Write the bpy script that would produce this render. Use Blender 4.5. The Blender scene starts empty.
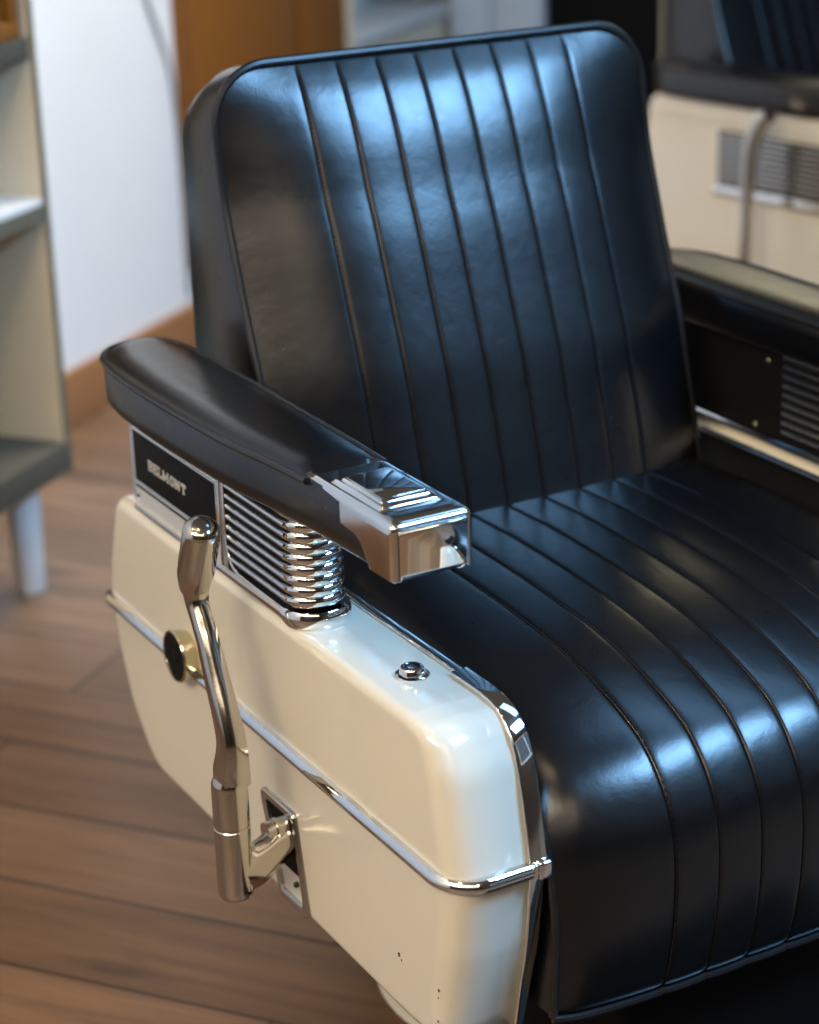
import bpy, bmesh, math, random
from mathutils import Vector, Matrix
random.seed(7)
PI = math.pi
scn = bpy.context.scene
col = scn.collection
FZ = 0.42                    # chair frame: trim line height above the floor
CX = 0.355                   # chair centre line

# ------------------------------------------------------------------ materials
def mat(name, color, rough=0.5, metal=0.0, coat=0.0, coat_rough=0.05, spec=0.5, bump=None, var=None, emit=None):
    m = bpy.data.materials.new(name); m.use_nodes = True
    nt = m.node_tree; N = nt.nodes; Lk = nt.links
    p = N['Principled BSDF']
    p.inputs['Base Color'].default_value = (*color, 1)
    p.inputs['Roughness'].default_value = rough
    p.inputs['Metallic'].default_value = metal
    p.inputs['Coat Weight'].default_value = coat
    p.inputs['Coat Roughness'].default_value = coat_rough
    p.inputs['Specular IOR Level'].default_value = spec
    tc = N.new('ShaderNodeTexCoord')
    if bump:
        sc, st, dist = bump
        n = N.new('ShaderNodeTexNoise'); n.inputs['Scale'].default_value = sc; n.inputs['Detail'].default_value = 4
        b = N.new('ShaderNodeBump'); b.inputs['Strength'].default_value = st; b.inputs['Distance'].default_value = dist
        Lk.new(tc.outputs['Object'], n.inputs['Vector']); Lk.new(n.outputs['Fac'], b.inputs['Height'])
        Lk.new(b.outputs['Normal'], p.inputs['Normal'])
    if var:
        sc, c2, lo, hi = var
        n = N.new('ShaderNodeTexNoise'); n.inputs['Scale'].default_value = sc; n.inputs['Detail'].default_value = 6
        r = N.new('ShaderNodeMapRange'); r.inputs['From Min'].default_value = lo; r.inputs['From Max'].default_value = hi
        mx = N.new('ShaderNodeMix'); mx.data_type = 'RGBA'
        mx.inputs['A'].default_value = (*color, 1); mx.inputs['B'].default_value = (*c2, 1)
        Lk.new(tc.outputs['Object'], n.inputs['Vector']); Lk.new(n.outputs['Fac'], r.inputs['Value'])
        Lk.new(r.outputs['Result'], mx.inputs['Factor']); Lk.new(mx.outputs['Result'], p.inputs['Base Color'])
    return m

def wood(name, c1, c2, scale=(1, 1, 1), rough=0.45, grain=12.0):
    m = mat(name, c1, rough)
    nt = m.node_tree; N = nt.nodes; Lk = nt.links; p = N['Principled BSDF']
    tc = N.new('ShaderNodeTexCoord'); mp = N.new('ShaderNodeMapping'); mp.inputs['Scale'].default_value = scale
    n = N.new('ShaderNodeTexNoise'); n.inputs['Scale'].default_value = grain; n.inputs['Detail'].default_value = 8; n.inputs['Distortion'].default_value = 0.6
    mx = N.new('ShaderNodeMix'); mx.data_type = 'RGBA'
    mx.inputs['A'].default_value = (*c1, 1); mx.inputs['B'].default_value = (*c2, 1)
    Lk.new(tc.outputs['Object'], mp.inputs['Vector']); Lk.new(mp.outputs['Vector'], n.inputs['Vector'])
    Lk.new(n.outputs['Fac'], mx.inputs['Factor']); Lk.new(mx.outputs['Result'], p.inputs['Base Color'])
    return m

def vinyl_mat():
    m = mat('black_vinyl', (0.0022, 0.0024, 0.0030), 0.29, spec=0.65)
    nt = m.node_tree; N = nt.nodes; Lk = nt.links; p = N['Principled BSDF']
    tc = N.new('ShaderNodeTexCoord')
    v = N.new('ShaderNodeTexNoise'); v.inputs['Scale'].default_value = 330; v.inputs['Detail'].default_value = 2
    n = N.new('ShaderNodeTexNoise'); n.inputs['Scale'].default_value = 60; n.inputs['Detail'].default_value = 5
    a = N.new('ShaderNodeMath'); a.operation = 'MULTIPLY_ADD'; a.inputs[1].default_value = 0.25
    b = N.new('ShaderNodeBump'); b.inputs['Strength'].default_value = 0.11; b.inputs['Distance'].default_value = 0.0025
    Lk.new(tc.outputs['Object'], v.inputs['Vector']); Lk.new(tc.outputs['Object'], n.inputs['Vector'])
    Lk.new(v.outputs['Fac'], a.inputs[0]); Lk.new(n.outputs['Fac'], a.inputs[2])
    Lk.new(a.outputs[0], b.inputs['Height']); Lk.new(b.outputs['Normal'], p.inputs['Normal'])
    r = N.new('ShaderNodeMapRange'); r.inputs['To Min'].default_value = 0.25; r.inputs['To Max'].default_value = 0.33
    Lk.new(n.outputs['Fac'], r.inputs['Value']); Lk.new(r.outputs['Result'], p.inputs['Roughness'])
    return m

def floor_mat():
    m = mat('plank_floor', (0.2, 0.13, 0.08), 0.42)
    nt = m.node_tree; N = nt.nodes; Lk = nt.links; p = N['Principled BSDF']
    tc = N.new('ShaderNodeTexCoord')
    mp = N.new('ShaderNodeMapping'); mp.inputs['Location'].default_value = (0.35, -0.022, 0)
    br = N.new('ShaderNodeTexBrick'); br.offset = 0.37; br.inputs['Scale'].default_value = 1
    br.inputs['Brick Width'].default_value = 1.7; br.inputs['Row Height'].default_value = 0.16
    br.inputs['Mortar Size'].default_value = 0.0034; br.inputs['Mortar Smooth'].default_value = 0.3
    br.inputs['Color1'].default_value = (0.250, 0.143, 0.078, 1); br.inputs['Color2'].default_value = (0.140, 0.076, 0.039, 1)
    br.inputs['Mortar'].default_value = (0.05, 0.03, 0.02, 1); br.inputs['Bias'].default_value = -0.1
    Lk.new(tc.outputs['Object'], mp.inputs['Vector']); Lk.new(mp.outputs['Vector'], br.inputs['Vector'])
    m2 = N.new('ShaderNodeMapping'); m2.inputs['Scale'].default_value = (1.1, 13, 1)
    n = N.new('ShaderNodeTexNoise'); n.inputs['Scale'].default_value = 2.4; n.inputs['Detail'].default_value = 9; n.inputs['Roughness'].default_value = 0.62; n.inputs['Distortion'].default_value = 0.5
    Lk.new(tc.outputs['Object'], m2.inputs['Vector']); Lk.new(m2.outputs['Vector'], n.inputs['Vector'])
    r = N.new('ShaderNodeMapRange'); r.inputs['From Min'].default_value = 0.3; r.inputs['From Max'].default_value = 0.72
    r.inputs['To Min'].default_value = 0.62; r.inputs['To Max'].default_value = 1.25
    Lk.new(n.outputs['Fac'], r.inputs['Value'])
    # knots
    m3 = N.new('ShaderNodeMapping'); m3.inputs['Scale'].default_value = (2.2, 7.5, 1)
    v = N.new('ShaderNodeTexNoise'); v.inputs['Scale'].default_value = 1.3; v.inputs['Detail'].default_value = 4
    Lk.new(tc.outputs['Object'], m3.inputs['Vector']); Lk.new(m3.outputs['Vector'], v.inputs['Vector'])
    r2 = N.new('ShaderNodeMapRange'); r2.inputs['From Min'].default_value = 0.60; r2.inputs['From Max'].default_value = 0.74
    r2.inputs['To Min'].default_value = 1.0; r2.inputs['To Max'].default_value = 0.30
    Lk.new(v.outputs['Fac'], r2.inputs['Value'])
    mu = N.new('ShaderNodeMath'); mu.operation = 'MULTIPLY'
    Lk.new(r.outputs['Result'], mu.inputs[0]); Lk.new(r2.outputs['Result'], mu.inputs[1])
    hs = N.new('ShaderNodeVectorMath'); hs.operation = 'SCALE'
    Lk.new(br.outputs['Color'], hs.inputs[0]); Lk.new(mu.outputs[0], hs.inputs['Scale'])
    Lk.new(hs.outputs['Vector'], p.inputs['Base Color'])
    b = N.new('ShaderNodeBump'); b.inputs['Strength'].default_value = 0.25; b.inputs['Distance'].default_value = 0.002
    Lk.new(mu.outputs[0], b.inputs['Height']); Lk.new(b.outputs['Normal'], p.inputs['Normal'])
    return m

M = {
 'vinyl': vinyl_mat(),
 'pipe': mat('piping_vinyl', (0.010, 0.010, 0.011), 0.28, spec=0.6),
 'thread_and_groove_shade': mat('thread_and_groove_shade', (0.003, 0.003, 0.004), 0.7, spec=0.1),
 'cream': mat('cream_enamel', (0.78, 0.72, 0.59), 0.16, coat=0.6, coat_rough=0.04, var=(3.0, (0.75, 0.70, 0.58), 0.3, 0.8)),
 'black': mat('black_panel', (0.006, 0.006, 0.006), 0.6, spec=0.12),
 'gloss_black': mat('gloss_black', (0.006, 0.006, 0.006), 0.12, coat=0.5),
 'chrome': mat('chrome', (0.80, 0.80, 0.79), 0.06, 1.0),
 'satin': mat('brushed_steel', (0.60, 0.58, 0.55), 0.24, 1.0, bump=(90, 0.05, 0.001)),
 'lever': mat('lever_steel', (0.58, 0.54, 0.48), 0.15, 1.0, bump=(35, 0.08, 0.003)),
 'brass': mat('brass_ring', (0.52, 0.47, 0.32), 0.16, 1.0),
 'silver': mat('silver_plate', (0.62, 0.63, 0.64), 0.35, 0.25),
 'letter': mat('letter_silver', (0.72, 0.70, 0.64), 0.35, 0.3),
 'chip': mat('chipped_paint', (0.05, 0.035, 0.025), 0.7),
 'white_wall': mat('white_plaster', (0.80, 0.80, 0.80), 0.75, var=(2.0, (0.74, 0.74, 0.73), 0.35, 0.7)),
 'ceil': mat('ceiling_boards', (0.24, 0.21, 0.18), 0.8),
 'tan_wall': mat('walnut_panelling', (0.035, 0.022, 0.014), 0.6),
 'wood': wood('orange_wood', (0.27, 0.092, 0.004), (0.205, 0.066, 0.003), (9, 9, 0.7), 0.6, 6),
 'dark_gap': mat('dark_gap', (0.05, 0.02, 0.008), 0.7),
 'base_wood': wood('baseboard_wood', (0.36, 0.165, 0.065), (0.26, 0.11, 0.04), (12, 0.8, 12), 0.5, 6),
 'cab': mat('beige_laminate', (0.80, 0.68, 0.49), 0.5, var=(4.0, (0.76, 0.64, 0.45), 0.35, 0.7)),
 'cab_edge': mat('edging_and_shelf_shade', (0.16, 0.145, 0.10), 0.5),  # panel edging; also paints the shaded front of the white shelf
 'shelf_white': mat('white_laminate', (0.80, 0.80, 0.79), 0.4),
 'shelf_gray': mat('grey_laminate', (0.095, 0.088, 0.066), 0.5, spec=0.3),
 'white_paint': mat('white_paint', (0.82, 0.82, 0.80), 0.4),
 'bluewhite': mat('cool_white_panel', (0.66, 0.73, 0.80), 0.45, var=(5.0, (0.60, 0.68, 0.76), 0.4, 0.6)),
 'teal': mat('teal_cloth', (0.25, 0.55, 0.58), 0.7),
 'grey_cloth': mat('grey_plastic', (0.30, 0.32, 0.32), 0.5),
 'floor': floor_mat(),
}

# ------------------------------------------------------------------ helpers
SH = Vector((-CX, -0.35, FZ))     # chair-frame coordinates -> chair root
def build(name, verts, faces, m, parent=None, smooth=True, mats=None, fmat=None, shift=False, sharp=None):
    me = bpy.data.meshes.new(name)
    vs = [Vector(v) + SH if shift else Vector(v) for v in verts]
    me.from_pydata([tuple(v) for v in vs], [], faces)
    me.materials.append(m)
    for x in (mats or []): me.materials.append(x)
    for i, p in enumerate(me.polygons):
        p.use_smooth = smooth
        if fmat: p.material_index = fmat[i]
    bm = bmesh.new(); bm.from_mesh(me); bmesh.ops.recalc_face_normals(bm, faces=bm.faces)
    if smooth:
        a = math.radians(sharp or 40)
        for e in bm.edges:
            if len(e.link_faces) == 2 and e.calc_face_angle(0) > a: e.smooth = False
    bm.to_mesh(me); bm.free()
    o = bpy.data.objects.new(name, me); col.objects.link(o)
    if parent: o.parent = parent
    return o

class MB:
    """collects pieces that make up one part"""
    def __init__(s): s.v = []; s.f = []; s.m = []
    def add(s, v, f, mi=0):
        b = len(s.v); s.v += [tuple(x) for x in v]; s.f += [tuple(i + b for i in q) for q in f]; s.m += [mi] * len(f)
    def box(s, a, b, bev=0.0, mi=0, xf=None):
        bm = bmesh.new(); bmesh.ops.create_cube(bm, size=1)
        for v in bm.verts:
            v.co = Vector(((a[i] + b[i]) / 2 + v.co[i] * abs(b[i] - a[i]) for i in range(3)))
        if bev: bmesh.ops.bevel(bm, geom=list(bm.edges), offset=bev, segments=3, affect='EDGES', profile=0.5)
        if xf: bmesh.ops.transform(bm, matrix=xf, verts=bm.verts)
        bm.verts.ensure_lookup_table()
        s.add([v.co[:] for v in bm.verts], [[v.index for v in f.verts] for f in bm.faces], mi); bm.free()
    def lathe(s, prof, n, origin, axis='z', mi=0):
        """prof: list of (r, h)"""
        vs = []; fs = []
        for (r, h) in prof:
            for k in range(n):
                a = 2 * PI * k / n; c, d = r * math.cos(a), r * math.sin(a)
                p = {'z': (c, d, h), 'x': (h, c, d), 'y': (c, h, d)}[axis]
                vs.append((p[0] + origin[0], p[1] + origin[1], p[2] + origin[2]))
        for i in range(len(prof) - 1):
            for k in range(n):
                fs.append((i * n + k, i * n + (k + 1) % n, (i + 1) * n + (k + 1) % n, (i + 1) * n + k))
        fs.append(tuple(range(n))); fs.append(tuple((len(prof) - 1) * n + k for k in range(n)))
        s.add(vs, fs, mi)
    def sweep(s, path, section, up=(0, 0, 1), scales=None, closed=False, mi=0, cap=True):
        """section: list of (a,b) with a along side vector, b along up-ish vector"""
        n = len(path); ns = len(section); P = [Vector(p) for p in path]; vs = []
        U = Vector(up)
        for i in range(n):
            if closed: t = P[(i + 1) % n] - P[i - 1]
            else: t = P[min(i + 1, n - 1)] - P[max(i - 1, 0)]
            t.normalize(); sd = t.cross(U).normalized(); u2 = sd.cross(t).normalized()
            sc = scales[i] if scales else 1
            sa, sb = sc if isinstance(sc, tuple) else (sc, sc)
            for (a, b) in section: vs.append(P[i] + sd * a * sa + u2 * b * sb)
        fs = []
        for i in range(n if closed else n - 1):
            j = (i + 1) % n
            for k in range(ns): fs.append((i * ns + k, i * ns + (k + 1) % ns, j * ns + (k + 1) % ns, j * ns + k))
        if not closed and cap:
            fs.append(tuple(range(ns))); fs.append(tuple((n - 1) * ns + k for k in range(ns)))
        s.add(vs, fs, mi)
    def obj(s, name, m, parent=None, mats=None, smooth=True, shift=True, mirror=False, sharp=None):
        v = [(2 * CX - p[0], p[1], p[2]) for p in s.v] if mirror else s.v
        return build(name, v, s.f, m, parent, smooth, mats, s.m if mats else None, shift, sharp)

def circ(r, n=12, ry=None): return [(r * math.cos(2 * PI * k / n), (ry or r) * math.sin(2 * PI * k / n)) for k in range(n)]
def rrect(w, h, r, n=4):
    out = []
    for (cx, cy, a0) in ((w / 2 - r, h / 2 - r, 0), (-w / 2 + r, h / 2 - r, PI / 2), (-w / 2 + r, -h / 2 + r, PI), (w / 2 - r, -h / 2 + r, 1.5 * PI)):
        for k in range(n + 1): a = a0 + PI / 2 * k / n; out.append((cx + r * math.cos(a), cy + r * math.sin(a)))
    return out
def catmull(P, n=6, closed=False):
    P = [Vector(p) for p in P]; N = len(P); out = []
    rng = range(N) if closed else range(N - 1)
    for i in rng:
        p0 = P[(i - 1) % N] if (closed or i > 0) else P[0] * 2 - P[1]
        p1 = P[i]; p2 = P[(i + 1) % N]
        p3 = P[(i + 2) % N] if (closed or i < N - 2) else P[-1] * 2 - P[-2]
        for k in range(n):
            t = k / n
            out.append(0.5 * ((2 * p1) + (p2 - p0) * t + (2 * p0 - 5 * p1 + 4 * p2 - p3) * t * t + (3 * p1 - p0 - 3 * p2 + p3) * t ** 3))
    if not closed: out.append(P[-1])
    return out
def interp(x, tab):
    if x <= tab[0][0]: return tab[0][1]
    for (a, b), (c, d) in zip(tab, tab[1:]):
        if x <= c: return b + (d - b) * (x - a) / (c - a)
    return tab[-1][1]
def fillet(poly, radii, n=7):
    """rounded closed polygon in 2D"""
    out = []; N = len(poly)
    for i in range(N):
        p = Vector(poly[i]).to_2d(); a = Vector(poly[i - 1]).to_2d(); b = Vector(poly[(i + 1) % N]).to_2d(); r = radii[i]
        if r <= 0: out.append(p); continue
        u = (a - p).normalized(); v = (b - p).normalized()
        ang = u.angle(v); d = r / math.tan(ang / 2); d = min(d, (a - p).length * .49, (b - p).length * .49); r = d * math.tan(ang / 2)
        c = p + (u + v).normalized() * (r / math.sin(ang / 2))
        s0 = p + u * d - c; s1 = p + v * d - c
        a0 = math.atan2(s0.y, s0.x); a1 = math.atan2(s1.y, s1.x); da = (a1 - a0 + PI) % (2 * PI) - PI
        for k in range(n + 1): t = a0 + da * k / n; out.append(c + Vector((math.cos(t), math.sin(t))) * abs(r))
    return out
def tag(o, label=None, cat=None, group=None, kind=None):
    if label: o['label'] = label
    if cat: o['category'] = cat
    if group: o['group'] = group
    if kind: o['kind'] = kind
    return o

# ------------------------------------------------------------------ chair pieces
SEAMS = [CX - 0.004 + (i - 3.5) * 0.0447 for i in range(8)]
def xcols(half, r):
    """column x offsets (from centre), denser at the seams"""
    xs = set()
    n = 56
    for i in range(n + 1): xs.add(round(-half + 2 * half * i / n, 5))
    keep = []
    for x in sorted(xs):
        if all(abs(x - (s - CX)) > 0.0065 for s in SEAMS): keep.append(x)
    for s in SEAMS:
        for d in (-0.006, -0.0032, -0.0018, -0.0008, 0, 0.0008, 0.0018, 0.0032, 0.006): keep.append(s - CX + d)
    return sorted(keep)
def puff(x):
    """groove + channel swell as a function of x (chair frame)"""
    g = 0.0
    for s in SEAMS:
        d = abs(x - s)
        g -= 0.0010 * math.exp(-(d / 0.0011) ** 2) + 0.0004 * math.exp(-(d / 0.0045) ** 2)
    if SEAMS[0] < x < SEAMS[-1]:
        t = ((x - SEAMS[0]) / 0.0447) % 1.0
        g += 0.0004 * math.sin(PI * t)
    return g

# backrest: plane leaning back; s = height along
BY = [(-0.02, 0.455), (0.125, 0.497), (0.17, 0.508), (0.268, 0.535), (0.347, 0.565), (0.441, 0.597), (0.527, 0.611), (0.60, 0.618)]
BX0, BX1, BZ1, BR = 0.102, 0.605, 0.566, 0.060
def back_hw(z, r=BR, top=BZ1):
    W = (BX1 - BX0) / 2
    if z > top - r:
        t = min(1, (z - (top - r)) / r); return W - r + r * math.sqrt(max(0, 1 - t * t))
    return W
def make_back(root, simple=False):
    crown = 0.012 if simple else 0.050
    W = (BX1 - BX0) / 2; xs = xcols(W, BR)
    zs = [0.02 + (BZ1 - BR - 0.02) * i / 26 for i in range(27)] + [BZ1 - BR + BR * math.sin(PI / 2 * k / 12) for k in range(1, 13)]
    C0 = (BX0 + BX1) / 2
    def front(x, z):
        u = (x - C0) / W
        e = max(0.0, 1 - abs(u) ** 3.2); hz = max(0.0, min(1, (BZ1 - z) / 0.27)); hb = 1 - (1 - hz) ** 3
        d = crown * e * hb + 0.005 * min(1, hb * 3)
        y = interp(z, BY) - d
        y -= puff(x) * (0.35 + 0.65 * min(1, (BZ1 - z) / 0.02))
        return y
    b = MB(); n = len(xs); vs = []
    for z in zs:
        hw = back_hw(z)
        for xo in xs:
            core = W - BR
            x = xo if abs(xo) <= core else math.copysign(core + (abs(xo) - core) * (hw - core) / BR, xo)
            # fade the crown near the rounded outline
            y = front(C0 + x, z)
            vs.append((C0 + x, y, z))
    fs = [(r * n + k, r * n + k + 1, (r + 1) * n + k + 1, (r + 1) * n + k) for r in range(len(zs) - 1) for k in range(n - 1)]
    b.add(vs, fs)
    # side band from front outline to the rear shell outline
    def outline(inset, top, yfun, z0=0.02):
        W2 = W - inset; out = []
        for i in range(27): z = z0 + (top - BR - z0) * i / 26; out.append((C0 - W2, yfun(z), z))
        for k in range(1, 13): a = PI / 2 * k / 12; out.append((C0 - W2 + BR - BR * math.cos(a), yfun(top - BR + BR * math.sin(a)), top - BR + BR * math.sin(a)))
        for i in range(1, 20): t = i / 20; out.append((C0 - W2 + BR + (2 * W2 - 2 * BR) * t, yfun(top), top))
        for k in range(12, 0, -1): a = PI / 2 * k / 12; out.append((C0 + W2 - BR + BR * math.cos(a), yfun(top - BR + BR * math.sin(a)), top - BR + BR * math.sin(a)))
        for i in range(26, -1, -1): z = z0 + (top - BR - z0) * i / 26; out.append((C0 + W2, yfun(z), z))
        return out
    f0 = outline(0, BZ1, lambda z: interp(z, BY) - 0.003)
    rings = [f0, outline(-0.001, BZ1 - .001, lambda z: interp(z, BY) + 0.012),
             outline(0.000, BZ1 - 0.008, lambda z: (interp(z, BY) + .03) * .6 + 0.690 * .4),
             outline(0.004, BZ1 - 0.022, lambda z: 0.694), outline(0.010, BZ1 - 0.032, lambda z: 0.706), outline(0.03, BZ1 - 0.05, lambda z: 0.712)]
    m = len(f0); vs = [p for r in rings for p in r]
    fs = [(r * m + k, r * m + k + 1, (r + 1) * m + k + 1, (r + 1) * m + k) for r in range(len(rings) - 1) for k in range(m - 1)]
    fs.append(tuple((len(rings) - 1) * m + k for k in range(m)))
    b.add(vs, fs)
    bk = b.obj('backrest', M['vinyl'], root, sharp=60)
    sm = MB()
    for s in SEAMS: sm.sweep([(s, front(s, .02 + .0091 * i) - .0002, .02 + .0091 * i) for i in range(60)], circ(0.0007, 6), up=(1, 0, 0))
    sm.obj('groove_shade', M['thread_and_groove_shade'], bk)  # dark tubes added to paint the shade in the grooves
    p = MB(); p.sweep([(x, y - .001, z + (0.001 if z > .5 else 0)) for x, y, z in f0], circ(0.0043, 8), up=(0.0, 1, 0.05)); p.obj('piping', M['pipe'], bk)
    if simple:
        bk.location.y = 0.062
        return bk
    st = MB()
    for s in (SEAMS[0], SEAMS[-1]):
        z = 0.12
        while z < 0.548:
            y = front(s + .0016, z) - .0004; y2 = front(s + .0016, z + .0028) - .0004
            st.sweep([(s + .0014, y, z), (s + .0014, y2, z + .0028)], circ(0.0006, 5), up=(1, 0, 0)); z += 0.0046
    st.obj('seam_stitching', M['thread_and_groove_shade'], bk)
    return bk

SP = catmull([(0, 0.56, 0.118), (0, 0.40, 0.126), (0, 0.322, 0.126), (0, 0.242, 0.123), (0, 0.154, 0.116), (0, 0.081, 0.101), (0, 0.018, 0.076), (0, -0.017, 0.040), (0, -0.033, -0.004), (0, -0.034, -0.070), (0, -0.024, -0.130), (0, -0.014, -0.150)], 7)
SX0, SX1 = 0.088, 0.622
def make_seat(root, simple=False):
    W = (SX1 - SX0) / 2; C0 = (SX0 + SX1) / 2; xs = [x for x in xcols(W, 0)]; xs = [-W] + [x for x in xs if abs(x) < W - .001] + [W]
    n = len(xs); R = len(SP); b = MB(); vs = []
    def pt(x, i):
        p = SP[i]; q = SP[max(0, i - 1)]; r = SP[min(R - 1, i + 1)]; t = (r - q).normalized(); nrm = Vector((0, t.z, -t.y))  # outward
        if nrm.z < 0 and i < 6: nrm = -nrm
        u = abs(x - C0) / W; e = 1 - .72 * u ** 4.5 - max(0, u - .92) * 3.5
        k = i / (R - 1); edge = 0.030 * (1 if k < .75 else max(0.35, 1 - (k - .75) * 2.6))
        # seen from above the middle stands proud of both sides
        d = -edge * (1 - e) + puff(x) * 1.2
        return p + Vector((x - p.x, 0, 0)) + nrm * d
    N0 = []
    for i in range(R):
        for xo in xs: vs.append(pt(C0 + xo, i))
    fs = [(r * n + k, r * n + k + 1, (r + 1) * n + k + 1, (r + 1) * n + k) for r in range(R - 1) for k in range(n - 1)]
    b.add(vs, fs)
    # side skirts and underside
    for side in (0, n - 1):
        ring = [vs[i * n + side] for i in range(R)]
        low = [(p[0], max(p[1], 0.02), min(p[2] - .0, -0.146)) for p in ring]
        vv = ring + [Vector(q) for q in low]; b.add(vv, [(i, i + 1, R + i + 1, R + i) for i in range(R - 1)])
    last = [vs[(R - 1) * n + k] for k in range(n)]; b.add(last + [Vector((p[0], 0.5, -0.15)) for p in last], [(k, k + 1, n + k + 1, n + k) for k in range(n - 1)])
    st_ = b.obj('seat', M['vinyl'], root, sharp=60)
    sm = MB()
    for s in SEAMS: sm.sweep([pt(s, i) + Vector((0, -.0001, .0001)) for i in range(R)], circ(0.0007, 6), up=(1, 0, 0))
    sm.obj('groove_shade', M['thread_and_groove_shade'], st_)  # dark tubes again, painting shade into the seat grooves
    p = MB()
    for side, dx in ((0, .001), (n - 1, -.001)):
        p.sweep([vs[i * n + side] + Vector((dx, -.001, .0)) for i in range(8, R)], circ(0.0036, 8), up=(1, 0, 0))
    p.sweep([v + Vector((0, -.002, -.002)) for v in last], circ(0.0036, 8))
    p.obj('piping', M['pipe'], st_)
    if simple: return st_
    st = MB()
    for s in (SEAMS[0], SEAMS[-1]):
        pts = [pt(s + .0014, i) for i in range(10, R)]
        for i in range(len(pts) - 1):
            L = (pts[i + 1] - pts[i]).length; k = max(1, int(L / 0.0046))
            for j in range(k):
                a = pts[i].lerp(pts[i + 1], (j + .15) / k); c = pts[i].lerp(pts[i + 1], (j + .75) / k)
                nn = (pts[i + 1] - pts[i]).normalized(); o_ = Vector((0, nn.z, -nn.y)) * -.0004
                if o_.y > 0 and i > 20: o_ = -o_
                st.sweep([a + Vector((0, -.0006, .0005)), c + Vector((0, -.0006, .0005))], circ(0.0006, 5), up=(1, 0, 0))
    st.obj('seam_stitching', M['thread_and_groove_shade'], st_)
    return st_

def panel_outline(top=0.127, n=7):
    pts = [(-0.001, 0.0), (0.017, 0.090), (0.040, top - .003), (0.075, top), (0.697, top), (0.727, 0.045), (0.733, 0.004), (0.722, -0.050), (0.694, -0.112), (0.640, -0.165), (0.06, -0.168), (0.030, -0.168), (0.009, -0.074)]
    rad = [0.05, 0.06, 0.05, 0.03, 0.032, 0.08, 0.05, 0.1, 0.08, 0.07, 0, 0.0, 0.1]
    if top > 0.2: pts[1] = (0.030, 0.15); pts[2] = (0.055, top - .006); pts[3] = (0.09, top)
    return [Vector((p.x, p.y)) for p in fillet(pts, rad, n)]
def make_panel(root, mirror, top=0.127, name='side_panel'):
    raw = panel_outline(top)
    ol = []
    # resample long edges
    N = len(raw)
    for i in range(N):
        a, c = raw[i], raw[(i + 1) % N]; L = (c - a).length; k = max(1, int(L / 0.02))
        for j in range(k): ol.append(a.lerp(c, j / k))
    ol = [p for i, p in enumerate(ol) if (p - ol[i - 1]).length > 1e-5]
    N = len(ol)
    cen = Vector((0.36, 0.0)); nr = []
    for i in range(N):
        t = (ol[(i + 1) % N] - ol[i - 1]).normalized(); m = Vector((t.y, -t.x))
        if m.dot(ol[i] - cen) < 0: m = -m
        nr.append(m)
    for _ in range(3): nr = [(nr[i - 1] + nr[i] * 2 + nr[(i + 1) % N]).normalized() for i in range(N)]
    b = MB(); vs = []
    def rr(m): return 0.010 + 0.015 * max(0, -m.x) ** 1.5 + 0.010 * max(0, m.x)
    steps = [None] + list(range(0, 9))
    for s in steps:
        for i in range(N):
            r = rr(nr[i])
            if s is None: x, d = 0.078, 0
            else:
                a = PI / 2 * s / 8; x = r - r * math.sin(a); d = r * (1 - math.cos(a))
            p = ol[i] - nr[i] * d; vs.append((x, p.x, p.y))
    # inner offset ring to keep the flat face flat
    for i in range(N): p = ol[i] - nr[i] * (rr(nr[i]) + 0.004); vs.append((0.0, p.x, p.y))
    R = len(steps) + 1
    fs = [(r * N + k, r * N + (k + 1) % N, (r + 1) * N + (k + 1) % N, (r + 1) * N + k) for r in range(R - 1) for k in range(N)]
    b.add(vs, fs)
    b.add([vs[(R - 1) * N + k] for k in range(N)], [tuple(range(N))])
    b.add([vs[k] for k in range(N)], [tuple(range(N))], 1)
    bm_o = b
    o = bm_o.obj(name, M['cream'], root, mats=[M['black']], mirror=mirror, sharp=50)
    # weld so the rounded shoulders shade smoothly
    bm = bmesh.new(); bm.from_mesh(o.data); bmesh.ops.remove_doubles(bm, verts=bm.verts, dist=1e-5)
    bmesh.ops.recalc_face_normals(bm, faces=bm.faces); bm.to_mesh(o.data); bm.free()
    return o

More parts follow.
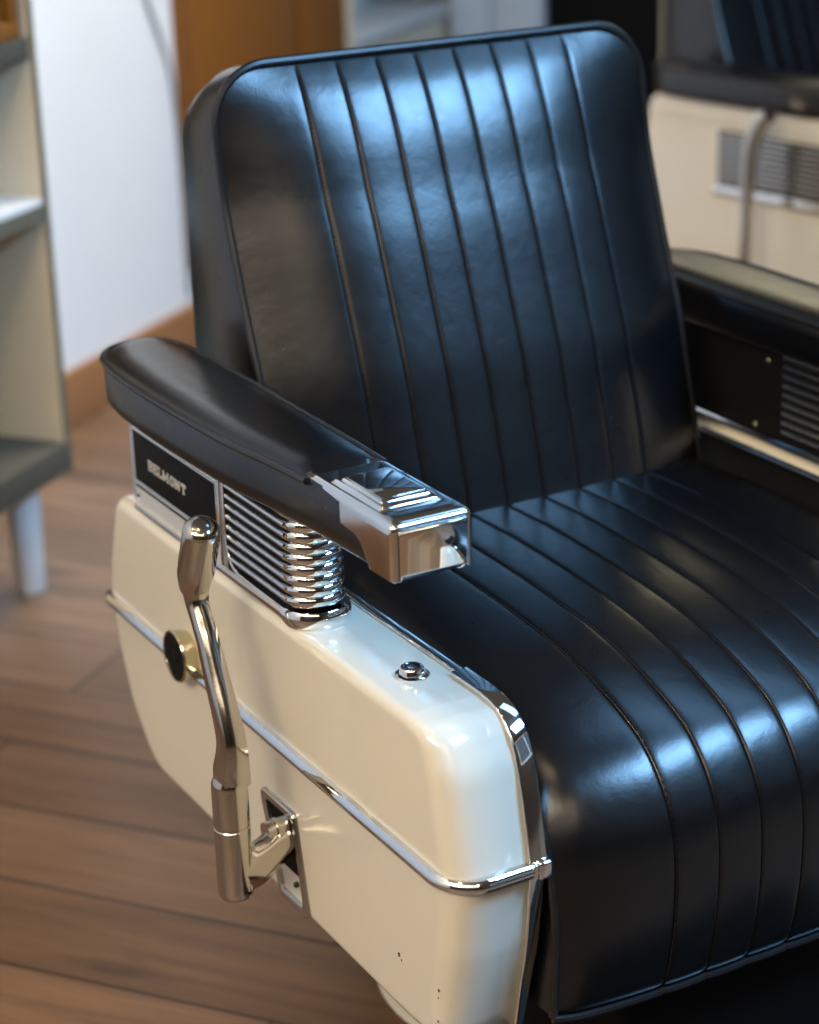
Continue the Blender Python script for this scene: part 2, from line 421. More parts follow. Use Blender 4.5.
def make_trim(root, mirror):
    # horizontal moulding round the panel at z = 0
    path = [(0.070, 0.7345, 0.002), (0.030, 0.7345, 0.002), (0.012, 0.7335, 0.001), (0.003, 0.727, 0.001), (-0.002, 0.715, 0.001), (-0.002, 0.60, 0), (-0.002, 0.45, 0), (-0.002, 0.25, 0), (-0.002, 0.10, 0), (-0.002, 0.034, 0)]
    for k in range(1, 9): a = PI / 2 * k / 8; path.append((-0.002 + 0.032 * (1 - math.cos(a)), 0.034 - 0.037 * math.sin(a), 0))
    path += [(0.045, -0.003, 0), (0.082, -0.003, 0)]
    b = MB(); sec = [(-.0035, -.0062), (.0020, -.0062), (.0046, -.0050), (.0062, -0.0022), (.0062, .0002), (.0050, .0030), (.0022, .0056), (-.0035, .0064)]
    # section 'a' axis must face outward (away from the panel)
    sec = [(a, c) for a, c in sec]
    b.sweep([Vector(p) for p in reversed(path)], [(-a, c) for a, c in sec][::-1], up=(0, 0, 1)) if False else b.sweep([Vector(p) for p in path], [(a, c) for a, c in sec], up=(0, 0, 1))
    t = b.obj('trim_moulding', M['chrome'], root, mirror=mirror, sharp=30)
    # edge binding along the inner top edge and down the front
    e = MB()
    pr = [(0.079, 0.52, 0.1275), (0.079, 0.118, 0.1275)]
    e.sweep([Vector(p) for p in pr], rrect(0.0095, 0.005, 0.002, 3), up=(0, 0, 1))
    ol = [(0.0775, 0.118, 0.1280), (0.0775, 0.085, 0.1280), (0.0775, 0.070, 0.1278), (0.0775, 0.056, 0.1262), (0.0775, 0.044, 0.122), (0.0775, 0.034, 0.1155), (0.0775, 0.026, 0.106), (0.0775, 0.020, 0.094), (0.0775, 0.015, 0.080), (0.0775, 0.010, 0.060), (0.0775, -0.001, 0.006)]
    e.sweep([Vector(p) for p in ol], rrect(0.0065, 0.0168, 0.0014, 3), up=(1, 0, 0))
    e.obj('edge_binding', M['chrome'], root, mirror=mirror, sharp=40)
    lo = MB(); lp = [(0.0765, -0.001, -0.006), (0.0765, 0.008, -0.074), (0.0765, 0.019, -0.120), (0.0765, 0.030, -0.168)]
    lo.sweep([Vector(p) for p in catmull(lp, 5)], rrect(0.005, 0.015, 0.002, 3), up=(1, 0, 0), scales=[(1, 1 - .35 * i / 15) for i in range(16)])
    lo.obj('lower_edge_binding', M['chrome'], root, mirror=mirror, sharp=40)
    cl = MB(); cl.box((0.0745, -0.0105, -0.0085), (0.0875, 0.006, 0.0085), 0.003)
    cl.box((0.0700, -0.0095, -0.0075), (0.0740, 0.004, 0.0075), 0.0015)
    cl.obj('binding_clip', M['chrome'], root, mirror=mirror)

# grille block on the panel under the armrest
def stadium(x0, x1, y0, yback, r, n=7):
    """open path: outer side from yback forward, round the tip, back along the inner side"""
    P = [(x0, yback), (x0, yback - .03), (x0, (yback + y0) / 2), (x0, y0 + r + .01)]
    for k in range(0, n + 1): a = PI / 2 * k / n; P.append((x0 + r - r * math.cos(a), y0 + r - r * math.sin(a)))
    for k in range(0, n + 1): a = PI / 2 * k / n; P.append((x1 - r + r * math.sin(a), y0 + r - r * math.cos(a)))
    P += [(x1, (yback + y0) / 2), (x1, yback - .03), (x1, yback)]
    return P
def make_arm_support(root, mirror):
    core = MB()
    pts = stadium(0.0065, 0.0530, 0.270, 0.628, 0.022)
    N = len(pts)
    lo = [(x, y, 0.124) for x, y in pts]; hi = [(x, y, 0.245) for x, y in pts]
    core.add(lo + hi, [(k, (k + 1) % N, N + (k + 1) % N, N + k) for k in range(N)] + [tuple(range(N)), tuple(range(N, 2 * N))])
    c = core.obj('arm_support', M['black'], root, mirror=mirror)
    g = MB()
    for i in range(9):
        z = 0.1515 + i * 0.0102
        path = [Vector((x, y, z)) for x, y in stadium(0.0035, 0.0555, 0.2660, 0.408, 0.024)]
        sc = [(1.0, 1.0)] * len(path)
        sc = []
        for p in path:
            k = 1.34 if p.y < 0.280 else (0.66 if p.y > 0.294 else 0.9)
            sc.append((1.0, k))
        g.sweep(path, [(-.0030, -.0036), (.0012, -.0036), (.0021, -.0030), (.0026, -.0016), (.0028, 0.0004), (.0022, .0024), (.0006, .0036), (-.0030, .0036)], scales=sc)
    # base bead and frame
    path = [Vector((x, y, 0.1352)) for x, y in stadium(0.0015, 0.0600, 0.2610, 0.628, 0.027)]
    g.sweep(path, [(-.006, -.0068), (.0010, -.0066), (.0026, -.004), (.0030, 0), (.0024, .0045), (.0004, .0066), (-.006, .0068)], scales=[(1, 1.22 if p.y < .29 else .70) for p in path])
    for x in (0.0025,):
        bar = catmull([(x, 0.292, 0.1395), (x, 0.33, 0.1395), (x, 0.372, 0.1400), (x, 0.395, 0.1420), (x, 0.408, 0.152), (x, 0.413, 0.170), (x, 0.4135, 0.200), (x, 0.4135, 0.243)], 4)
        g.sweep(bar, rrect(0.0045, 0.0030, 0.0012, 2), up=(1, 0, 0))
    g.obj('louvre_grille', M['chrome'], c, mirror=mirror, sharp=35)
    # name plate at the rear of the outer face
    pl = MB()
    def yz(pts2, x0, x1, mi=0):
        n = len(pts2); v = [(x0, y, z) for y, z in pts2] + [(x1, y, z) for y, z in pts2]
        pl.add(v, [tuple(range(n)), tuple(range(n, 2 * n))] + [(k, (k + 1) % n, n + (k + 1) % n, n + k) for k in range(n)], mi)
    full = fillet([(0.420, 0.1345), (0.420, 0.242), (0.632, 0.242), (0.632, 0.1345)], [0.004, .002, .004, 0.010], 4)
    yz([tuple(p) for p in full], 0.0062, 0.0020)
    plate = pl.obj('name_plate', M['silver'], c, mirror=mirror, sharp=30)
    rim = MB()
    def band(quad, w, x=0.0016):
        q = [Vector((x, y, z)) for y, z in quad]
        rim.sweep(q, rrect(w, 0.0022, 0.0008, 2), up=(1, 0, 0), closed=True)
    band([tuple(p) for p in fillet([(0.4215, 0.1365), (0.4215, 0.2385), (0.6300, 0.2385), (0.6300, 0.1365)], [.004, .002, .004, .009], 4)], 0.0030)
    band([tuple(p) for p in fillet([(0.4275, 0.1640), (0.4275, 0.2190), (0.6245, 0.2190), (0.6245, 0.1640)], [.001] * 4, 2)], 0.0022)
    rim.obj('plate_rim', M['chrome'], c, mirror=mirror, sharp=30)
    bk = MB(); bk.box((0.0009, 0.4285, 0.1650), (0.0035, 0.6235, 0.2180), 0.0004)
    bk.box((0.0009, 0.4275, 0.1575), (0.0035, 0.6245, 0.1595), 0.0002)
    bk.lathe([(.0018, .0035), (.0018, .0008)], 10, (0, 0.6215, 0.1475), 'x')
    bk.lathe([(.0018, .0035), (.0018, .0008)], 10, (0, 0.4345, 0.1475), 'x')
    bk.obj('black_field', M['black'], c, mirror=mirror)
    if not mirror:
        # the word on the plate, letters with slab serifs
        G = {'B': [((0, 0), (0, 1)), ((0, 1), (.5, 1)), ((.5, 1), (.65, .78)), ((.65, .78), (.5, .53)), ((0, .53), (.5, .53)), ((.5, .53), (.7, .27)), ((.7, .27), (.5, 0)), ((0, 0), (.5, 0)), ((-.12, 0), (0, 0)), ((-.12, 1), (0, 1))],
             'E': [((0, 0), (0, 1)), ((-.12, 0), (.62, 0)), ((-.12, 1), (.62, 1)), ((0, .52), (.42, .52)), ((.62, 0), (.62, .24)), ((.62, 1), (.62, .78)), ((.42, .4), (.42, .64))],
             'L': [((0, 0), (0, 1)), ((-.12, 0), (.6, 0)), ((.6, 0), (.6, .28)), ((-.14, 1), (.16, 1))],
             'M': [((0, 0), (0, 1)), ((0, 1), (.42, .2)), ((.42, .2), (.84, 1)), ((.84, 1), (.84, 0)), ((-.12, 0), (.14, 0)), ((.70, 0), (.98, 0)), ((-.12, 1), (.04, 1)), ((.80, 1), (.98, 1))],
             'O': [((.12, .1), (0, .5)), ((0, .5), (.12, .9)), ((.12, .9), (.36, 1)), ((.36, 1), (.60, .9)), ((.60, .9), (.72, .5)), ((.72, .5), (.60, .1)), ((.60, .1), (.36, 0)), ((.36, 0), (.12, .1))],
             'N': [((0, 0), (0, 1)), ((0, 1), (.66, 0)), ((.66, 0), (.66, 1)), ((-.12, 0), (.14, 0)), ((-.12, 1), (.06, 1)), ((.52, 1), (.80, 1))],
             'T': [((.35, 0), (.35, 1)), ((-.02, 1), (.72, 1)), ((-.02, 1), (-.02, .74)), ((.72, 1), (.72, .74)), ((.20, 0), (.50, 0))]}
        lt = MB(); H = 0.0090; y = 0.5850; zb = 0.1860
        for ch, adv in (('B', .95), ('E', .90), ('L', .88), ('M', 1.22), ('O', 1.0), ('N', 1.05), ('T', .9)):
            for (a, d) in G[ch]:
                wid = 0.0011 if (abs(a[0] - d[0]) < .05 or ch in 'O') else 0.00075
                p = Vector((0.0006, y - a[0] * H * 1.30, zb + a[1] * H)); q = Vector((0.0006, y - d[0] * H * 1.30, zb + d[1] * H))
                t = (q - p).normalized() * .0004
                lt.sweep([p - t, q + t], [(-wid, -.0004), (wid, -.0004), (wid, .0004), (-wid, .0004)], up=(1, 0, 0))
            y -= adv * H * 1.46
        tag(lt.obj('lettering', M['letter'], c, smooth=False), 'silver slab serif letters BELMONT')
    for (yy, zz) in ((0.436, 0.222), (0.455, 0.146)):
        sc = MB(); sc.lathe([(.0036, 0), (.0034, .0018), (.0018, .003)], 12, (0.0532, yy, zz), 'x')
        sc.obj('screw', M['brass'], c, mirror=mirror)

ARM_OUT = [(0.081, -0.002), (0.14, -0.0035), (0.205, -0.0063), (0.221, -0.0073), (0.230, -0.0080), (0.240, -0.0088), (0.250, -0.0096), (0.265, -0.0111), (0.29, -0.0135), (0.345, -0.020), (0.41, -0.0230), (0.485, -0.0245), (0.545, -0.0245), (0.60, -0.0225)]
def arm_outline():
    P = [(x, y) for y, x in ARM_OUT]
    P = [tuple(v)[:2] for v in catmull([(x, y, 0) for x, y in P], 3)]
    # rounded rear end
    r0 = [(-0.0195, 0.625), (-0.0125, 0.653), (0.002, 0.676), (0.024, 0.689), (0.046, 0.690), (0.062, 0.682), (0.071, 0.660), (0.075, 0.630)]
    r0 = [tuple(v)[:2] for v in catmull([(x, y, 0) for x, y in r0], 3)]
    inn = [(0.0755, 0.60), (0.0755, 0.55), (0.075, 0.48), (0.074, 0.40), (0.073, 0.32), (0.0725, 0.30), (0.0720, 0.28), (0.0715, 0.265), (0.0711, 0.255), (0.0709, 0.247), (0.0707, 0.240), (0.0705, 0.233), (0.0703, 0.227), (0.0700, 0.221), (0.0697, 0.205), (0.0690, 0.18), (0.0685, 0.081)]
    return P + r0 + inn
def make_armrest(root, mirror, cap=True):
    ol = arm_outline(); N = len(ol); b = MB()
    def ring(ins, z, dz_back=0.0):
        out = []
        for (x, y) in ol:
            cx = interp(y, [(0.08, .034), (0.3, .030), (0.6, .023)]); cy = min(y, 0.625)
            v = Vector((x - cx, (y - cy))); L = v.length
            w = v * max(0, (L - ins) / L) if L > 0 else v
            out.append((cx + w.x, cy + w.y + (ins * .3 if y < .09 else 0), z))
        return out
    def dome(pts):
        return [(x, y, z if y > .30 else 0.2875 + (z - 0.2875) * max(0, min(1, (y - .221) / .028)) ** .6 if z > .2875 else z) for x, y, z in pts]
    rings = [ring(0.012, 0.240), ring(0.004, 0.2405), ring(0.001, 0.2445), ring(0.0, 0.256), ring(0.0, 0.270), ring(0.0, 0.2835), dome(ring(0.003, 0.2875)), dome(ring(0.008, 0.2905)), dome(ring(0.014, 0.2928)), dome(ring(0.020, 0.2943)), dome(ring(0.026, 0.2953)), dome(ring(0.036, 0.2957)), dome(ring(0.2, 0.2958))]
    vs = [p for r in rings for p in r]; R = len(rings)
    fs = [(r * N + k, r * N + (k + 1) % N, (r + 1) * N + (k + 1) % N, (r + 1) * N + k) for r in range(R - 1) for k in range(N)]
    b.add(vs, fs); b.add([vs[k] for k in range(N)], [tuple(range(N))])
    a = b.obj('armrest', M['vinyl'], root, mirror=mirror, sharp=70)
    p = MB()
    loop = [(x - 0.0005, y, 0.2862) for x, y in ol if y > .2 or x > .03]
    loop = [Vector(q) for q in loop if q[1] > 0.215]
    p.sweep(loop, circ(0.0034, 8))
    p.obj('piping', M['pipe'], a, mirror=mirror)
    if not cap: return a
    # chrome end cap
    CAPB = [(0.238, 0.114), (0.248, 0.122), (0.258, 0.130), (0.2635, 0.139), (0.2655, 0.160), (0.266, 0.185), (0.270, 0.206), (0.276, 0.219), (0.283, 0.2270), (0.290, 0.229)]
    x0, x1, z0, z1 = -0.0045, 0.0712, 0.2385, 0.2903
    sec = []; yb = []
    def side(x, n):
        zz = [z0 + (z1 - .007 - z0) * k / n for k in range(n + 1)]
        return [(x, z) for z in zz]
    def rear(z): return interp(z, CAPB)
    sec.append((x0 + .012, z0)); yb.append(0.114); sec.append((x0 + .004, z0 + .0002)); yb.append(0.113)
    for (x, z) in side(x0, 16)[1:]: sec.append((x, z)); yb.append(rear(z))
    for k in range(1, 5): t = PI / 2 * k / 4; sec.append((x0 + .007 - .007 * math.cos(t), z1 - .007 + .007 * math.sin(t))); yb.append(0.229)
    for k in range(1, 12): t = k / 12; sec.append((x0 + .007 + (x1 - x0 - .014) * t, z1)); yb.append(0.2290)
    for k in range(0, 5): t = PI / 2 * k / 4; sec.append((x1 - .007 + .007 * math.sin(t), z1 - .007 + .007 * math.cos(t))); yb.append(0.228)
    for (x, z) in reversed(side(x1, 16)[1:-1]): sec.append((x, z)); yb.append(rear(z))
    sec.append((x1 - .004, z0 + .0002)); yb.append(0.113); sec.append((x1 - .012, z0)); yb.append(0.114)
    n = len(sec); vs = []; cols_ = []
    ccx, ccz = (x0 + x1) / 2, (z0 + z1) / 2
    rows = [('r', t) for t in (0, .1, .25, .45, .65, .85)] + [('c', k) for k in range(0, 7)]
    RF = 0.0065; YF = 0.079
    for (kind, t) in rows:
        for i, (x, z) in enumerate(sec):
            if kind == 'r': y = yb[i] + (YF + RF - yb[i]) * t; vs.append((x, y, z))
            else:
                a_ = PI / 2 * t / 6; ins = RF * (1 - math.cos(a_)); y = YF + RF - RF * math.sin(a_)
                r7 = .007; ex = max(0, x0 + r7 - x, x - (x1 - r7)) / r7; ez = max(0, z - (z1 - r7)) / r7
                if z < z0 + .001: ex, ez = (0 if x0 + .005 < x < x1 - .005 else .7), 1
                elif ez == 0: ex = 1
                nx = ex * (1 if x > ccx else -1); nz = ez * (1 if z > ccz else -1)
                vs.append((x - nx * ins, y, z - nz * ins))
    fs = [(r * n + k, r * n + k + 1, (r + 1) * n + k + 1, (r + 1) * n + k) for r in range(len(rows) - 1) for k in range(n - 1)]
    c = MB(); c.add(vs, fs); c.add(vs[-n:], [tuple(range(n))])
    # underside closing strip
    o = c.obj('chrome_end_cap', M['chrome'], a, mirror=mirror, sharp=50)
    so = o.modifiers.new('thick', 'SOLIDIFY'); so.thickness = 0.0016; so.offset = -1
    tag(o, 'polished chrome end cap')
    l = MB()
    def tier(xa, xb, ya, yb2, za, zb, ins, r):
        base = fillet([(xa, ya), (xb, ya), (xb, yb2), (xa, yb2)], [r] * 4, 4); m_ = len(base)
        cxx, cyy = (xa + xb) / 2, (ya + yb2) / 2; vv = []
        hx, hy = (xb - xa) / 2, (yb2 - ya) / 2
        for (i_, z) in ((0, za), (0, zb - .0018), (.0006, zb - .0006), (.0018, zb)):
            i2 = i_ + (ins if z > za else 0)
            for q in base: vv.append((cxx + (q.x - cxx) * (1 - i2 / hx), cyy + (q.y - cyy) * (1 - i2 / hy), z))
        l.add(vv, [(r_ * m_ + k, r_ * m_ + (k + 1) % m_, (r_ + 1) * m_ + (k + 1) % m_, (r_ + 1) * m_ + k) for r_ in range(3) for k in range(m_)] + [tuple(3 * m_ + k for k in range(m_))])
    tier(0.0030, 0.0610, 0.108, 0.197, 0.2903, 0.2935, .002, .004)
    tier(0.0078, 0.0562, 0.1165, 0.188, 0.2932, 0.2958, .001, .003)
    l.obj('ashtray_lid', M['chrome'], a, mirror=mirror, sharp=35)
    rc = MB(); rc.box((0.0118, 0.1225, 0.2950), (0.0522, 0.1825, 0.2964), 0.0003); rc.obj('lid_inlay', M['chrome'], a, mirror=mirror)
    return a

def make_lever(root, slim=False):
    b = MB(); X = -0.0624
    pth = [(0.2925, -0.014), (0.2920, -0.002), (0.289, 0.012), (0.289, 0.030), (0.297, 0.052), (0.312, 0.082), (0.326, 0.112), (0.337, 0.130), (0.3440, 0.142), (0.3465, 0.152), (0.346, 0.162), (0.343, 0.172)]
    rad = [(1.58, 1.60), (1.57, 1.58), (1.46, 1.40), (1.30, 1.24), (1.22, 1.16), (1.12, 1.08), (1.02, .98), (0.98, .96), (1.02, 1.0), (1.10, 1.1), (1.25, 1.25), (1.36, 1.36)]
    if slim:
        pth = [(0.400, -0.20), (0.400, -0.14), (0.400, -0.08), (0.399, -0.02), (0.398, 0.04), (0.398, 0.09), (0.398, 0.125), (0.397, 0.160), (0.392, 0.192), (0.382, 0.218), (0.370, 0.236), (0.356, 0.248)]
        rad = [(.9, .9)] * 6 + [(1.0, 1.0), (1.15, 1.15), (1.3, 1.3), (1.4, 1.4), (1.4, 1.4), (1.3, 1.3)]
    P = [Vector((X + 0.003, y, z)) for y, z in pth]
    PS = catmull(P, 4); RS = []
    for i in range(len(PS)):
        t = i / 4; k = min(int(t), len(rad) - 2); f_ = t - k
        RS.append((rad[k][0] * (1 - f_) + rad[k + 1][0] * f_, rad[k][1] * (1 - f_) + rad[k + 1][1] * f_))
    # flat faced shaft: a soft octagon
    sec = []
    for k in range(16):
        a = 2 * PI * k / 16; r = 0.0100
        c, s = math.cos(a), math.sin(a); e = (abs(c) ** 3.2 + abs(s) ** 3.2) ** (-1 / 3.2)
        sec.append((r * c * e, r * s * e))
    b.sweep(PS, sec, up=(1, 0, 0), scales=RS)
    sh = b.obj('lever_shaft', M['lever'], root, sharp=32)
    if slim: return
    # socket: a vertical barrel with a seam, and the knuckle that turns in the escutcheon
    s_ = MB()
    s_.lathe([(.0120, -0.130), (.0150, -0.1288), (.0163, -0.126), (.0167, -0.120), (.0167, -0.0585), (.0160, -0.0575), (.0160, -0.0560), (.0167, -0.055), (.0167, -0.030), (.0167, -0.018), (.0163, -0.012), (.0145, -0.008), (.010, -0.006)], 28, (X, 0.2925, 0))
    kn = catmull([(X + .002, 0.2925, -0.104), (X + .018, 0.294, -0.106), (X + .034, 0.297, -0.101), (X + .050, 0.300, -0.094), (X + .075, 0.303, -0.089)], 4)
    s_.sweep(kn, circ(0.0145, 18), up=(0, 0, 1), scales=[(1.1 - .10 * i / 16, 1.65 - .55 * i / 16) for i in range(17)])
    s_.sweep([(X + .036, 0.300, -0.079), (X + .060, 0.301, -0.078)], circ(0.0095, 16))
    s_.sweep([(X + .044, 0.300, -0.079), (X + .048, 0.3005, -0.079)], circ(0.0115, 16))
    s_.obj('lever_socket', M['lever'], root, sharp=30)
    # hand grip: fat cylinder with a domed top
    ax = Vector((0, -0.026, 0.060)).normalized(); base = Vector((X + 0.002, 0.3430, 0.170))
    g = MB(); sw = 1.0 if not slim else .8
    if slim: base = Vector((X + .003, 0.360, 0.244)); ax = Vector((0, -.8, .6))
    Ls = [(-.016, .0125), (-.008, .0145), (0.0, .0162), (.004, .0168), (.020, .0170), (.042, .0170), (.052, .0170), (.057, .0163), (.0605, .0135), (.0630, .0095), (.0642, .0045)]
    g.sweep([base + ax * h for h, r in Ls], circ(1.0, 24), up=(1, 0, 0), scales=[r for h, r in Ls]) if not slim else g.sweep([base + ax * (h * .55) for h, r in Ls], circ(1.0, 24), up=(1, 0, 0), scales=[r * 1.05 for h, r in Ls])
    g.obj('lever_grip', M['lever'], root, sharp=50)
    # escutcheon plate round the opening
    e = MB()
    quad = [(0.357, -0.061), (0.286, -0.061), (0.265, -0.163), (0.322, -0.163)]
    out = fillet(quad, [.006] * 4, 4); cen = Vector((0.308, -0.112)); m_ = len(out)
    def off(d):
        r = []
        for p in out:
            v = p - cen; r.append(cen + Vector((v.x * (1 - d / 0.040), v.y * (1 - d / 0.050))))
        return r
    lay = [(0.0, 0.003), (0.0, -0.003), (0.0012, -0.0048), (0.0065, -0.0048), (0.0085, -0.0035), (0.0090, 0.003)]
    vs = []
    for d, x in lay: vs += [(x, p.x, p.y) for p in off(d)]
    e.add(vs, [(r * m_ + k, r * m_ + (k + 1) % m_, (r + 1) * m_ + (k + 1) % m_, (r + 1) * m_ + k) for r in range(len(lay) - 1) for k in range(m_)])
    es = e.obj('escutcheon', M['satin'], root, sharp=40)
    h = MB(); q = [p for p in off(0.008)]
    hi = [(-0.0008, p.x, max(p.y, -0.128)) for p in q]
    h.add(hi, [tuple(range(m_))]); 
    lo_ = h.obj('opening', M['black'], es)  # flat black sheet painted for the shade inside the opening
    w = MB(); w.lathe([(.0030, 0.002), (.0030, -.0030), (.0015, -.0042)], 12, (0, 0.291, -0.1375), 'x'); w.obj('screw', M['gloss_black'], es)

def make_badge(root):
    b = MB(); o_ = (0, 0.514, 0.014)
    b.lathe([(.0225, .002), (.0250, -.004), (.0268, -.013), (.0270, -.0155), (.0260, -.0170), (.0244, -.0170), (.0240, -.0155), (.0238, -.0090)], 40, o_, 'x')
    r = b.obj('lock_ring', M['brass'], root, sharp=35)
    f = MB(); f.lathe([(.0240, -.012), (.0240, -.0156), (.0200, -.0162), (.0120, -.0148), (.0080, -.0148), (.0060, -.0165), (.002, -.0168)], 40, o_, 'x')
    tag(f.obj('lock_face', M['black'], r, sharp=30), 'black recessed face of the ring')

def make_button(root):
    b = MB(); o_ = (0.043, 0.137, 0.1268)
    b.lathe([(.0150, 0), (.0150, .0016), (.0138, .0026), (.0112, .0030), (.0106, .0070), (.0096, .0084), (.0078, .0088), (.0066, .0080)], 32, o_)
    r = b.obj('lock_button', M['chrome'], root, sharp=35)
    f = MB(); f.lathe([(.0072, .004), (.0068, .0082), (.003, .0079)], 24, o_); f.obj('keyhole', M['gloss_black'], r)

def make_base(root):
    u = MB(); u.box((0.19, 0.035, -0.36), (0.60, 0.60, -0.156), 0.01); u.box((0.10, 0.45, -0.15), (0.61, 0.66, 0.02), 0.01)
    u.obj('underframe', M['black'], root)
    p = MB(); p.lathe([(.10, -0.358), (.10, -0.39)], 40, (CX, 0.35, 0)); p.obj('pump_column', M['chrome'], root)
    d = MB(); d.lathe([(.180, -0.42), (.183, -0.417), (.181, -0.412), (.165, -0.405), (.12, -0.396), (.09, -0.390)], 64, (CX, 0.425, 0)); d.obj('base_plate', M['cream'], root)
    # footrest arm reaching forward under the seat
    f = MB(); f.box((0.14, -0.30, -0.40), (0.57, 0.05, -0.335), 0.012); f.obj('footrest', M['black'], root)

def chair(name, label, loc, rot, near=True):
    root = bpy.data.objects.new(name, None); col.objects.link(root)
    root.empty_display_size = 0.2
    root.location = loc; root.rotation_euler = (0, 0, rot)
    tag(root, label, 'barber chair')
    make_back(root, not near); make_seat(root, not near); make_base(root)
    top = 0.127 if near else 0.2375
    pn = None
    for mir in (False, True):
        o = make_panel(root, mir, top); pn = pn or o
        if near:
            make_trim(root, mir); make_arm_support(root, mir)
        make_armrest(root, mir)
    make_lever(root, not near)
    if near:
        make_badge(root); make_button(root)
        for (y, z, s) in ((0.0975, -0.1075, .0024), (0.0935, -0.1120, .0012), (0.0320, -0.108, .0016), (0.0330, -0.116, .0010), (0.0345, -0.140, .0012)):
            x = -0.0002 if y > .06 else 0.0006
            ch = MB(); ch.sweep([(x, y, z), (x, y - s * .6, z - s * 1.3)], circ(s * .45, 6), up=(1, 0, 0))
            ch.obj('paint_chip', M['chip'], pn)
    else:
        # inset grille and its chrome sill on the tall outer panel
        g = MB()
        g.box((-0.0012, 0.240, 0.100), (0.004, 0.522, 0.194), 0.001)
        fr = g.obj('grille_field', M['black'], pn)
        s = MB()
        for i in range(9): s.box((-0.0035, 0.247, 0.108 + i * .0095), (-0.0005, 0.519, 0.1125 + i * .0095), 0.0008)
        s.obj('grille_slats', M['satin'], pn)
        c = MB(); c.box((-0.0075, 0.215, 0.082), (-0.0002, 0.528, 0.100), 0.003)
        c.lathe([(.018, .002), (.021, -.010), (.020, -.024), (.012, -.030), (.004, -.031)], 24, (0, 0.250, 0.150), 'x')
        c.box((-0.016, 0.222, 0.102), (-0.0002, 0.258, 0.190), 0.005)
        c.obj('chrome_sill', M['chrome'], pn)
        l = MB(); l.box((-0.0040, 0.10, 0.2030), (-0.0002, 0.66, 0.2370), 0.002); l.obj('top_band', M['cream'], pn)
    return root

PHI = math.radians(52.0356)
def place(ox, oy, a):
    """world position of the chair root when the chair frame origin sits at (ox, oy)"""
    return (ox + math.cos(a) * CX - math.sin(a) * 0.35, oy + math.sin(a) * CX + math.cos(a) * 0.35, 0.0)
chair('barber_chair', 'black and cream barber chair in front, with steel side lever and BELMONT name plate', place(0, 0, PHI), PHI, True)
PH2 = math.radians(61)
chair('barber_chair', 'blurred barber chair standing behind, its cream side and curved lever at the upper right', place(0.098, 1.925, PH2), PH2, False)

# ------------------------------------------------------------------ room
def room_box(name, a, b, m, bev=0, parent=None, kind=None, mats=None):
    q = MB(); q.box(a, b, bev); o = q.obj(name, m, parent, shift=False)
    if kind: o['kind'] = kind
    return o
def empty(name, loc, label, cat, group=None):
    o = bpy.data.objects.new(name, None); col.objects.link(o); o.location = loc; o.empty_display_size = .1
    return tag(o, label, cat, group)
def child(root, name, m, fn, **kw):
    q = MB(); fn(q); o = q.obj(name, m, None, shift=False, **kw)
    for v in o.data.vertices: v.co -= root.location
    o.parent = root; return o

X0, X1, Y0, Y1, ZC, XR = -1.603, 3.0, -3.2, 4.75, 2.75, -2.35
S = 'structure'
room_box('floor', (XR - .1, Y0 - .1, -0.08), (X1 + .1, Y1 + .1, 0), M['floor'], kind=S)
room_box('ceiling', (XR - .1, Y0 - .1, ZC), (X1 + .1, Y1 + .1, ZC + .08), M['ceil'], kind=S)
room_box('wall_left', (X0 - .1, Y0 - .1, 0), (X0, 3.32, ZC), M['white_wall'], kind=S)
room_box('wall_recess', (XR - .1, 3.22, 0), (XR, Y1 + .1, ZC), M['white_wall'], kind=S)
room_box('wall_return', (XR, 3.22, 0), (X0 - .1, 3.32, ZC), M['white_wall'], kind=S)
room_box('wall_back', (XR, Y1, 0), (X1, Y1 + .1, ZC), M['white_wall'], kind=S)
room_box('wall_front', (X0, Y0 - .1, 0), (X1, Y0, ZC), M['tan_wall'], kind=S)
# right wall with a broad window
w = MB()
w.box((X1, Y0 - .1, 0), (X1 + .1, Y1 + .1, 0.95)); w.box((X1, Y0 - .1, 2.35), (X1 + .1, Y1 + .1, ZC))
w.box((X1, Y0 - .1, 0.95), (X1 + .1, -1.0, 2.35)); w.box((X1, 2.6, 0.95), (X1 + .1, Y1 + .1, 2.35))
w.obj('wall_right', M['tan_wall'], shift=False)['kind'] = S
wf = MB()
for y in (-1.0, 0.2, 1.4, 2.54): wf.box((X1 + .02, y, 0.95), (X1 + .08, y + .06, 2.35), .004)
for z in (0.95, 2.29): wf.box((X1 + .02, -1.0, z), (X1 + .08, 2.6, z + .06), .004)
wf.obj('window_1', M['white_paint'], shift=False)['kind'] = S
room_box('baseboard_left', (X0, Y0, 0), (X0 + 0.016, 3.30, 0.115), M['base_wood'], .003, kind=S)

# built-in wooden cupboard on the left wall
c = empty('wooden_cupboard', (X0, 2.95, 0.115), 'tall orange-brown wooden cupboard doors beyond the white wall', 'cupboard')
child(c, 'carcass', M['wood'], lambda q: q.box((X0 + .001, 2.545, 0.19), (X0 + .030, 3.318, 2.2)))
child(c, 'plinth', M['cab'], lambda q: q.box((X0 + .001, 2.575, 0.118), (X0 + .022, 3.31, 0.19)))
for (ya, yb_) in ((2.548, 3.035), (3.062, 3.305)):
    child(c, 'door', M['wood'], lambda q: q.box((X0 + .030, ya, 0.195), (X0 + .048, yb_, 2.19), .002))
child(c, 'door_gap', M['dark_gap'], lambda q: q.box((X0 + .0295, 3.035, 0.195), (X0 + .034, 3.062, 2.19)))
child(c, 'edge_strip', M['cab'], lambda q: q.box((X0 - .02, 3.321, 0.118), (X0 + .05, 3.355, 2.2)))

